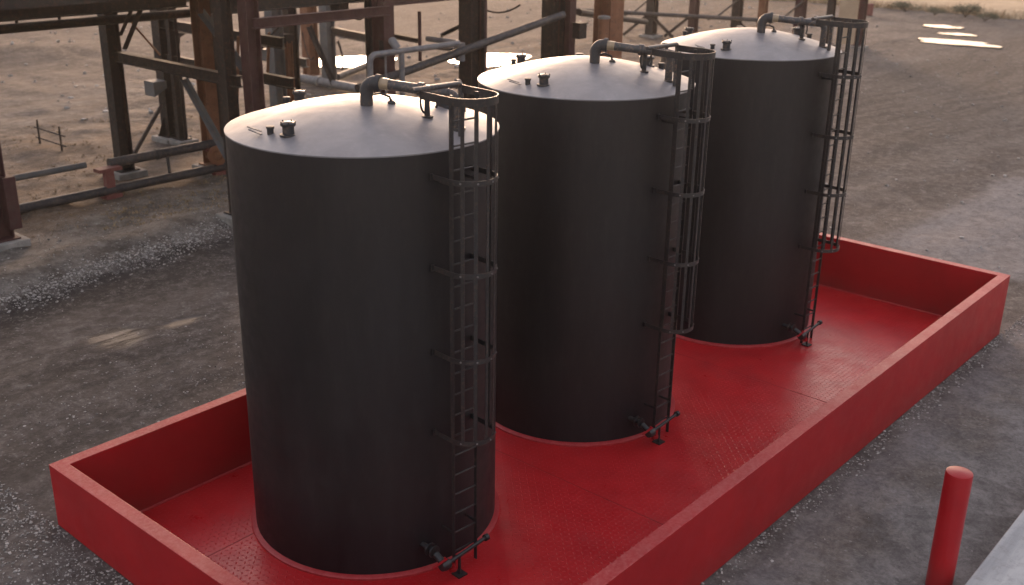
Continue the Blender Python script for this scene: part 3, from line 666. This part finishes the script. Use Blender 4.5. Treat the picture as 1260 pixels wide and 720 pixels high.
# grey pipe loop near column F
YL = YE-0.65
pl = empty('pipe_loop', at(456, 90, Y=YL)); tag(pl, 'grey galvanised pipe loop bending over in front of the dark red column', 'pipe')
a0 = at(456, 105, Y=YL); a1 = at(456, 68, Y=YL); a2 = at(566, 53, Y=YL); a1.x = a0.x; ddx = (a2-a1).normalized()
pts = [Vector((a0.x, YL, 0.2))]+elbow(a1, (0, 0, 1), ddx, 0.22)+[a2-ddx*0.2]+elbow(a2, ddx, (0, 1, 0), 0.16)+[a2+Vector((0, 1.4, 0))]
MB().tube(pts, 0.088, 16).build('pipe', M['galv'], pl)
for xx, rr in ((474, 0.035), (494, 0.085)):
    q = at(xx, 63, Y=YL); MB().tube([(q.x, YL, q.z), (q.x, YL, 0.2)], rr, 12).build('leg', M['galv'], pl)
q = at(489, 55, Y=YL); MB().tube([q+Vector((0, 0, -0.1)), q+Vector((-0.1, 0.1, 0.1)), q+Vector((0.3, 0.5, 0.0)), q+Vector((0.5, 1.0, -0.1))], 0.12, 14).build('tee', M['galv'], pl)
q = at(566, 75, Y=YL+0.3); MB().tube([q, q+Vector((0, 0, 0.55))], 0.16, 14).build('sleeve', M['galv'], pl)

# ------------------------------------------------------------------ pipelines by the bank
def support(x, y, h):
    z0 = gz(x, y); e = empty('pipe_support', (x, y, z0))
    MB().box((x, y, z0+0.05), (0.5, 0.42, 0.12)).build('base_plate', M['red_bracket'], e)
    MB().box((x, y, z0+h/2), (0.26, 0.20, h)).build('post', M['red_bracket'], e, 0.01)
    MB().box((x, y, z0+h), (0.70, 0.34, 0.10)).build('cap', M['red_bracket'], e)
    return e
YP = 22.1
z1 = at(140, 233, Y=YP).z; z2 = at(140, 200, Y=YP+0.2).z
xa, xb = at(22, 262, Y=YP).x, 30.0
o = MB().tube([(xa-8, YP, z1), (xb, YP, z1)], 0.135, 18).build('pipe', M['darkpipe']); tag(o, 'lower dark pipe running low along the top of the gravel bank', 'pipe', 'pipes along the gravel bank')
pu = empty('pipe', (at(140, 200, Y=YP+0.2).x, YP+0.2, z2)); tag(pu, 'upper grey pipe passing across the column feet above the lower pipe', 'pipe', 'pipes along the gravel bank')
MB().tube([(at(134, 200, Y=YP+0.2).x, YP+0.2, z2), (xb, YP+0.2, z2)], 0.14, 18).build('barrel', M['darkpipe'], pu)
MB().tube([(at(192, 191, Y=YP+0.2).x, YP+0.2, z2), (at(196, 190, Y=YP+0.2).x, YP+0.2, z2)], 0.16, 18).build('coupling', M['darkpipe'], pu)
q = at(206, 192, Y=YP+0.1); MB().tube([(q.x, YP+0.1, z2-0.1), (q.x, YP+0.05, z1-0.1)], 0.05, 10).build('stay', M['darkpipe'], pu)
q0 = at(8, 226, Y=20.2); q1 = at(105, 203, Y=YP+0.2)
o = MB().tube([(q1.x-8, YP+0.2, q1.z), (q1.x, YP+0.2, q1.z)], 0.09, 14).build('pipe', M['grey_steel']); tag(o, 'thin pale grey pipe ending left of the dark column foot', 'pipe', 'pipes along the gravel bank')
q = at(142, 240, Y=YP-0.25); sA = support(q.x, YP, max(0.5, z2-gz(q.x, YP)-0.10)); tag(sA, 'faded red pipe support in front of the dark column foot', 'pipe support', 'red pipe supports')
q = at(270, 215, Y=YP); sB = support(q.x, YP, max(0.5, z2-gz(q.x, YP)-0.12)); tag(sB, 'faded red pipe support beside the orange rusted column foot', 'pipe support', 'red pipe supports')
q = at(267, 190, Y=YP-0.1)
m = MB(); m.lathe([(0.28, 0), (0.30, 0.05), (0.30, 0.16), (0.16, 0.18), (0.14, 0.10), (0.0005, 0.10)], q, 22, (-0.45, -0.9, 0.0)); o = m.build('pipe_flange', M['rust_orange']); tag(o, 'round rusty orange flange on the pipe by the orange column', 'flange')
# loose grey ground pipe and dark pipe in the middle distance
p0, p1 = at(348, 92, Z=0.35), at(440, 109, Z=0.35)
o = MB().tube([p0, p1], 0.2, 16).tube([p0.lerp(p1, 0.47), p0.lerp(p1, 0.52)], 0.24, 16).build('pipe', M['galv']); tag(o, 'pale grey pipe lying on the earth behind the near tank roof', 'pipe')
p0, p1 = at(415, 95, Z=0.25), at(452, 80, Z=0.25)
o = MB().tube([p0, p1], 0.16, 14).build('pipe', M['darkpipe']); tag(o, 'dark pipe lying beside the bright puddle behind the near tank', 'pipe')
# dead branch stuck in the ground
b0 = at(421, 86, Z=0.2); b1 = Vector((b0.x, b0.y, at(417, 50, X=b0.x).z))
o = MB().tube([b0, b0.lerp(b1, 0.5)+Vector((0.05, 0, 0)), b1+Vector((-0.1, 0.1, 0)), b1+Vector((-0.25, 0.25, -0.25))], 0.06, 8, radii=[0.06, 0.05, 0.07, 0.03]).build('bent_rod', M['rust_dark']); tag(o, 'thin dark bent rod sticking up beside the bright puddle', 'rod')
# little frame of rods with a board, out in the yard
fA, fB = at(50, 181, Z=0.35), at(77, 190, Z=0.35)
fr = empty('marker_frame', fA); tag(fr, 'small rusty rod frame with a pale board on the ground', 'marker frame')
hA = 0.95
for p in (fA, fB): MB().tube([p+Vector((0, 0, -0.2)), p+Vector((0, 0, hA))], 0.035, 8).build('post', M['rust_dark'], fr)
dd = (fB-fA)
for zz in (0.32, 0.66): MB().tube([fA-dd*0.15+Vector((0, 0, zz)), fB+dd*0.2+Vector((0, 0, zz))], 0.028, 8).build('rail', M['rust_dark'], fr)
MB().bar(fA+Vector((0, 0, 0.03))-dd*0.02, fB+Vector((0, 0, 0.03))+Vector((-0.1, -0.1, 0)), 0.22, 0.06).build('board', M['timber'], fr)

# ------------------------------------------------------------------ far trestle beyond the third tank
ft = empty('steel_trestle', (53.5, 27, 0)); tag(ft, 'far row of slim rusty columns beyond the farthest tank', 'trestle')
fc = []
for (xa, xb_, yb_, mat) in ((793, 808, 46, 'rust_dark'), (845, 858, 48, 'rust_red'), (897, 911, 51, 'rust_dark'), (929, 941, 53, 'rust_orange'), (973, 988, 56, 'rust_red'), (1012, 1023, 58, 'rust_dark'), (1049, 1061, 60, 'rust_red')):
    p = at((xa+xb_)/2, yb_, Z=0.0); wpx = (xb_-xa)/FPX*((p-CAM).dot(FWD))*0.72
    fc.append(column(p.x, p.y, mat, wpx, wpx, 7.5, t_=0.05, parent=ft))
    fc[-1] = p
for i in range(len(fc)-1):
    a, b = fc[i], fc[i+1]
    beam(a+Vector((0, 0, 7.0)), b+Vector((0, 0, 7.0)), 'rust_dark', 0.3, 0.5, parent=ft)
a, b = at(1026, 61, Z=0.0), at(1049, 61, Z=0.0)
MB().bar(a+Vector((0.1, 0, 3.6)), b+Vector((0.1, 0, 3.6)), 0.06, 6.6).build('panel', M['tan_panel'], ft)
n_ = (fc[-1]-fc[0]).normalized()
pz0, pz1 = fc[0]-n_*6+Vector((-0.5, 0, 1.55)), fc[3]+Vector((-0.5, 0, 1.45))
MB().tube([pz0, pz1], 0.12, 12).build('rail', M['darkpipe'], ft)
for c, s in ((fc[0], -1), (fc[0], 1), (fc[1], -1), (fc[2], 1)): brace(c+Vector((-0.3, 0, 1.5)), c+n_*s*1.6+Vector((-0.3, 0, 0.1)), 'rust_dark', 0.18, parent=ft)
for c in (fc[0], fc[2], fc[4]):
    m = MB(); m.tube([c+n_*0.5+Vector((-0.4, 0, 3.4+0.0)), c+n_*0.2+Vector((-0.4, 0, 2.6)), c-n_*0.9+Vector((-0.4, 0, 1.6)), c-n_*1.6+Vector((-0.4, 0, 1.3))], 0.06, 8); m.build('cable', M['darkpipe'], ft)
# capped pipe post in front of the wide orange column
q = at(742, 52, X=25.6); q0 = Vector((25.6, q.y, at(742, 20, X=25.6).z))
o = empty('pipe_post', (25.6, q.y, 0)); tag(o, 'short capped pipe post in front of the wide orange column', 'post')
MB().tube([(25.6, q.y, 0), q0-Vector((0, 0, 0.06))], 0.19, 18).build('barrel', M['rust_orange'], o); MB().lathe([(0.22, -0.08), (0.22, 0), (0.12, 0.03), (0.0005, 0.04)], q0, 18).build('cap', M['galv'], o)
# red drum by the far columns
q = at(1069, 14, Z=0.3); o = MB().lathe([(0.0005, 0), (0.32, 0.0), (0.32, 0.85), (0.28, 0.88), (0.0005, 0.88)], (q.x, q.y, gz(q.x, q.y)), 18).build('drum', M['red_bracket']); tag(o, 'small red drum standing past the last far column', 'drum')

# ------------------------------------------------------------------ loose stuff
def ico():
    bm = bmesh.new(); bmesh.ops.create_icosphere(bm, subdivisions=1, radius=1.0)
    v = [x.co.copy() for x in bm.verts]; f = [[q.index for q in p.verts] for p in bm.faces]; bm.free(); return v, f
IV, IF = ico()
stones = MB()
def stone(x, y, r):
    if -0.02 < x < L+0.02 and -0.02 < y < W+0.02: return
    sx, sy, sz = r*random.uniform(0.7, 1.5), r*random.uniform(0.6, 1.1), r*random.uniform(0.4, 0.8); a = random.uniform(0, PI); ca, sa = math.cos(a), math.sin(a)
    z = gz(x, y)+sz*0.25; k = random.random()*50; vs = []
    for v in IV:
        q = 1+0.28*noise.noise((v.x*1.4+k, v.y*1.4, v.z*1.4)); px, py = v.x*sx*q, v.y*sy*q
        vs.append((x+px*ca-py*sa, y+px*sa+py*ca, z+v.z*sz*q))
    stones.add(vs, IF)
for _ in range(5200):   # windrow at the foot of the bank
    x = random.uniform(-4, 13.5); stone(x, foot_y(x)+0.45+random.gauss(0, 0.24), random.choice((0.010, 0.014, 0.018, 0.024, 0.036)))
for _ in range(1500):   # spread over the bank
    x = random.uniform(-3, 16); stone(x, foot_y(x)+random.uniform(0.4, 4.5), random.choice((0.010, 0.014, 0.02, 0.03)))
for _ in range(1500):   # along the basin's long near side
    stone(random.uniform(-1, 24), -abs(random.gauss(0.0, 0.16))-0.02, random.choice((0.010, 0.013, 0.018, 0.028)))
for _ in range(700):
    stone(random.uniform(-2.5, 0)-0.02, random.uniform(-1, 12), random.choice((0.012, 0.016, 0.02, 0.03)))
for _ in range(1800):   # loose stone on the haul road, heaviest toward its near edge
    stone(random.uniform(-3, 14), random.gauss(10.6, 1.1), random.choice((0.008, 0.011, 0.015, 0.022)))
for _ in range(1400):
    stone(random.uniform(-2, 30), random.uniform(-8, 18), random.choice((0.007, 0.010, 0.014)))
for _ in range(3200):   # coarse heap against the near end of the basin
    stone(-abs(random.gauss(0, 0.8))-0.02, random.uniform(1, 9.5), random.choice((0.008, 0.011, 0.015, 0.022)))
for _ in range(900):    # clods and rocks out in the yard
    x, y = random.uniform(14, 75), random.uniform(24, 62)
    stone(x, y, random.choice((0.03, 0.05, 0.07, 0.12)))
for _ in range(900): stone(random.uniform(19, 62), random.uniform(-4, 26), random.choice((0.02, 0.03, 0.045, 0.07)))
o = stones.build('gravel', M['stones']); tag(o, kind='stuff')
# dry straw tufts
straw = MB()
def tuft(x, y, h, n):
    z = gz(x, y)
    for _ in range(n):
        a = random.uniform(0, 2*PI); l = h*random.uniform(0.5, 1.1); sp_ = random.uniform(0.2, 0.9)*l; w = 0.008+0.008*random.random()+h*0.012
        bx, by = x+random.gauss(0, 0.12*h+0.03), y+random.gauss(0, 0.12*h+0.03); dx, dy = math.cos(a), math.sin(a)
        straw.add([(bx-dy*w, by+dx*w, z-0.01), (bx+dy*w, by-dx*w, z-0.01), (bx+dx*sp_, by+dy*sp_, z+l)], [(0, 1, 2)])
for _ in range(2600):
    x, y = random.uniform(-4, 30), random.uniform(19.2, 33)
    if noise.noise((x*0.35, y*0.5, 11.0)) > -0.02: tuft(x, y, random.uniform(0.03, 0.11), 6)
for _ in range(250): tuft(random.uniform(8, 13), foot_y(10)+random.uniform(1.5, 3.4), 0.07, 5)
for _ in range(2600):
    y = random.uniform(-12, 45); x = 82.3-0.06*(y-25)+1.3*noise.noise((y*0.22, 0, 9))+abs(random.gauss(0, 1.8)); tuft(x, y, random.uniform(0.25, 0.7), 7)
o = straw.build('dry_grass', M['straw']); tag(o, kind='stuff')
# scrub bushes on the field edge
def bush(px, py, s, label):
    p = at(px, py, Z=0.2); e = empty('shrub', (p.x, p.y, gz(p.x, p.y))); tag(e, label, 'shrub', 'scrub bushes on the field edge')
    st = MB(); lf = MB(); z0 = gz(p.x, p.y)
    for k in range(9):
        a = random.uniform(0, 2*PI); q = Vector((p.x+math.cos(a)*s*0.8*random.random(), p.y+math.sin(a)*s*1.3*random.random(), z0+s*random.uniform(0.5, 0.9)))
        st.tube([(p.x, p.y, z0), Vector((p.x, p.y, z0)).lerp(q, 0.6)+Vector((0, 0, 0.1*s)), q], 0.02*s, 6, radii=[0.03*s, 0.02*s, 0.008*s])
        for _ in range(130):
            c = q+Vector((random.gauss(0, 0.22), random.gauss(0, 0.28), random.gauss(0, 0.14)))*s
            if c.z < z0: c.z = z0+0.05
            n1 = Vector((random.gauss(0, 1), random.gauss(0, 1), random.gauss(0, 1))).normalized()*0.07*s; n2 = n1.orthogonal().normalized()*0.035*s
            lf.add([c-n1, c+n2, c+n1, c-n2], [(0, 1, 2, 3)])
    lf.build('foliage', M['scrub'], e); st.build('stems', M['bark'], e)
bush(1188, 18, 0.95, 'tallest dark green scrub bush on the dry field edge, right of the others')
bush(1114, 12, 0.75, 'low dark scrub bush on the field edge, nearest the far columns')
bush(1150, 16, 0.6, 'small brown scrub bush in the middle of the field edge')
bush(1212, 23, 0.6, 'low scrub bush at the field edge past the tallest bush')

# ------------------------------------------------------------------ air
hm = bpy.data.materials.new('evening_haze'); hm.use_nodes = True; hn = hm.node_tree; hn.nodes.clear()
ho = hn.nodes.new('ShaderNodeOutputMaterial'); hv = hn.nodes.new('ShaderNodeVolumePrincipled'); hn.links.new(hv.outputs[0], ho.inputs['Volume'])
hv.inputs['Color'].default_value = (0.95, 0.93, 0.90, 1); hv.inputs['Density'].default_value = 0.00022; hv.inputs['Anisotropy'].default_value = 0.6
o = MB().box((0, 0, 5.5), (1420, 1420, 14.5)).build('haze', hm); tag(o, kind='stuff')
scene.cycles.volume_bounces = 0

# ------------------------------------------------------------------ light
SUN_AZ, SUN_EL = R(47), R(5.0)      # azimuth of the glow measured from +X toward +Y
w = bpy.data.worlds.new('World'); scene.world = w; w.use_nodes = True; nt = w.node_tree
bg = nt.nodes['Background']; sky = nt.nodes.new('ShaderNodeTexSky'); sky.sky_type = 'NISHITA'; sky.sun_disc = False
sky.sun_elevation = SUN_EL; sky.sun_rotation = PI/2-SUN_AZ; sky.air_density = 1.2; sky.dust_density = 3.5; sky.ozone_density = 1.0
hs = nt.nodes.new('ShaderNodeHueSaturation'); hs.inputs['Saturation'].default_value = 0.68
nt.links.new(sky.outputs[0], hs.inputs['Color']); mul = nt.nodes.new('ShaderNodeMix'); mul.data_type = 'RGBA'; mul.blend_type = 'MULTIPLY'; mul.inputs[0].default_value = 1; mul.inputs[7].default_value = (1.02, 0.95, 0.99, 1)
nt.links.new(hs.outputs[0], mul.inputs[6])
veil = nt.nodes.new('ShaderNodeMix'); veil.data_type = 'RGBA'; veil.blend_type = 'ADD'; veil.inputs[0].default_value = 1; veil.inputs[7].default_value = (0.72, 0.64, 0.70, 1)   # thin high cloud
nt.links.new(mul.outputs[2], veil.inputs[6]); nt.links.new(veil.outputs[2], bg.inputs[0]); bg.inputs[1].default_value = 0.15
sd = bpy.data.lights.new('sun', 'SUN'); sd.energy = 1.1; sd.angle = R(14); sd.color = (1.0, 0.66, 0.43)
so = bpy.data.objects.new('sun', sd); COL.objects.link(so)
so.rotation_euler = Vector((-math.cos(SUN_AZ)*math.cos(SUN_EL), -math.sin(SUN_AZ)*math.cos(SUN_EL), -math.sin(SUN_EL))).to_track_quat('-Z', 'Y').to_euler()
vs = scene.view_settings; vs.view_transform = 'Standard'; vs.look = 'None'; vs.gamma = 1; vs.use_curve_mapping = False; vs.exposure = 1.9
scene.render.engine = 'CYCLES'; scene.cycles.max_bounces = 6
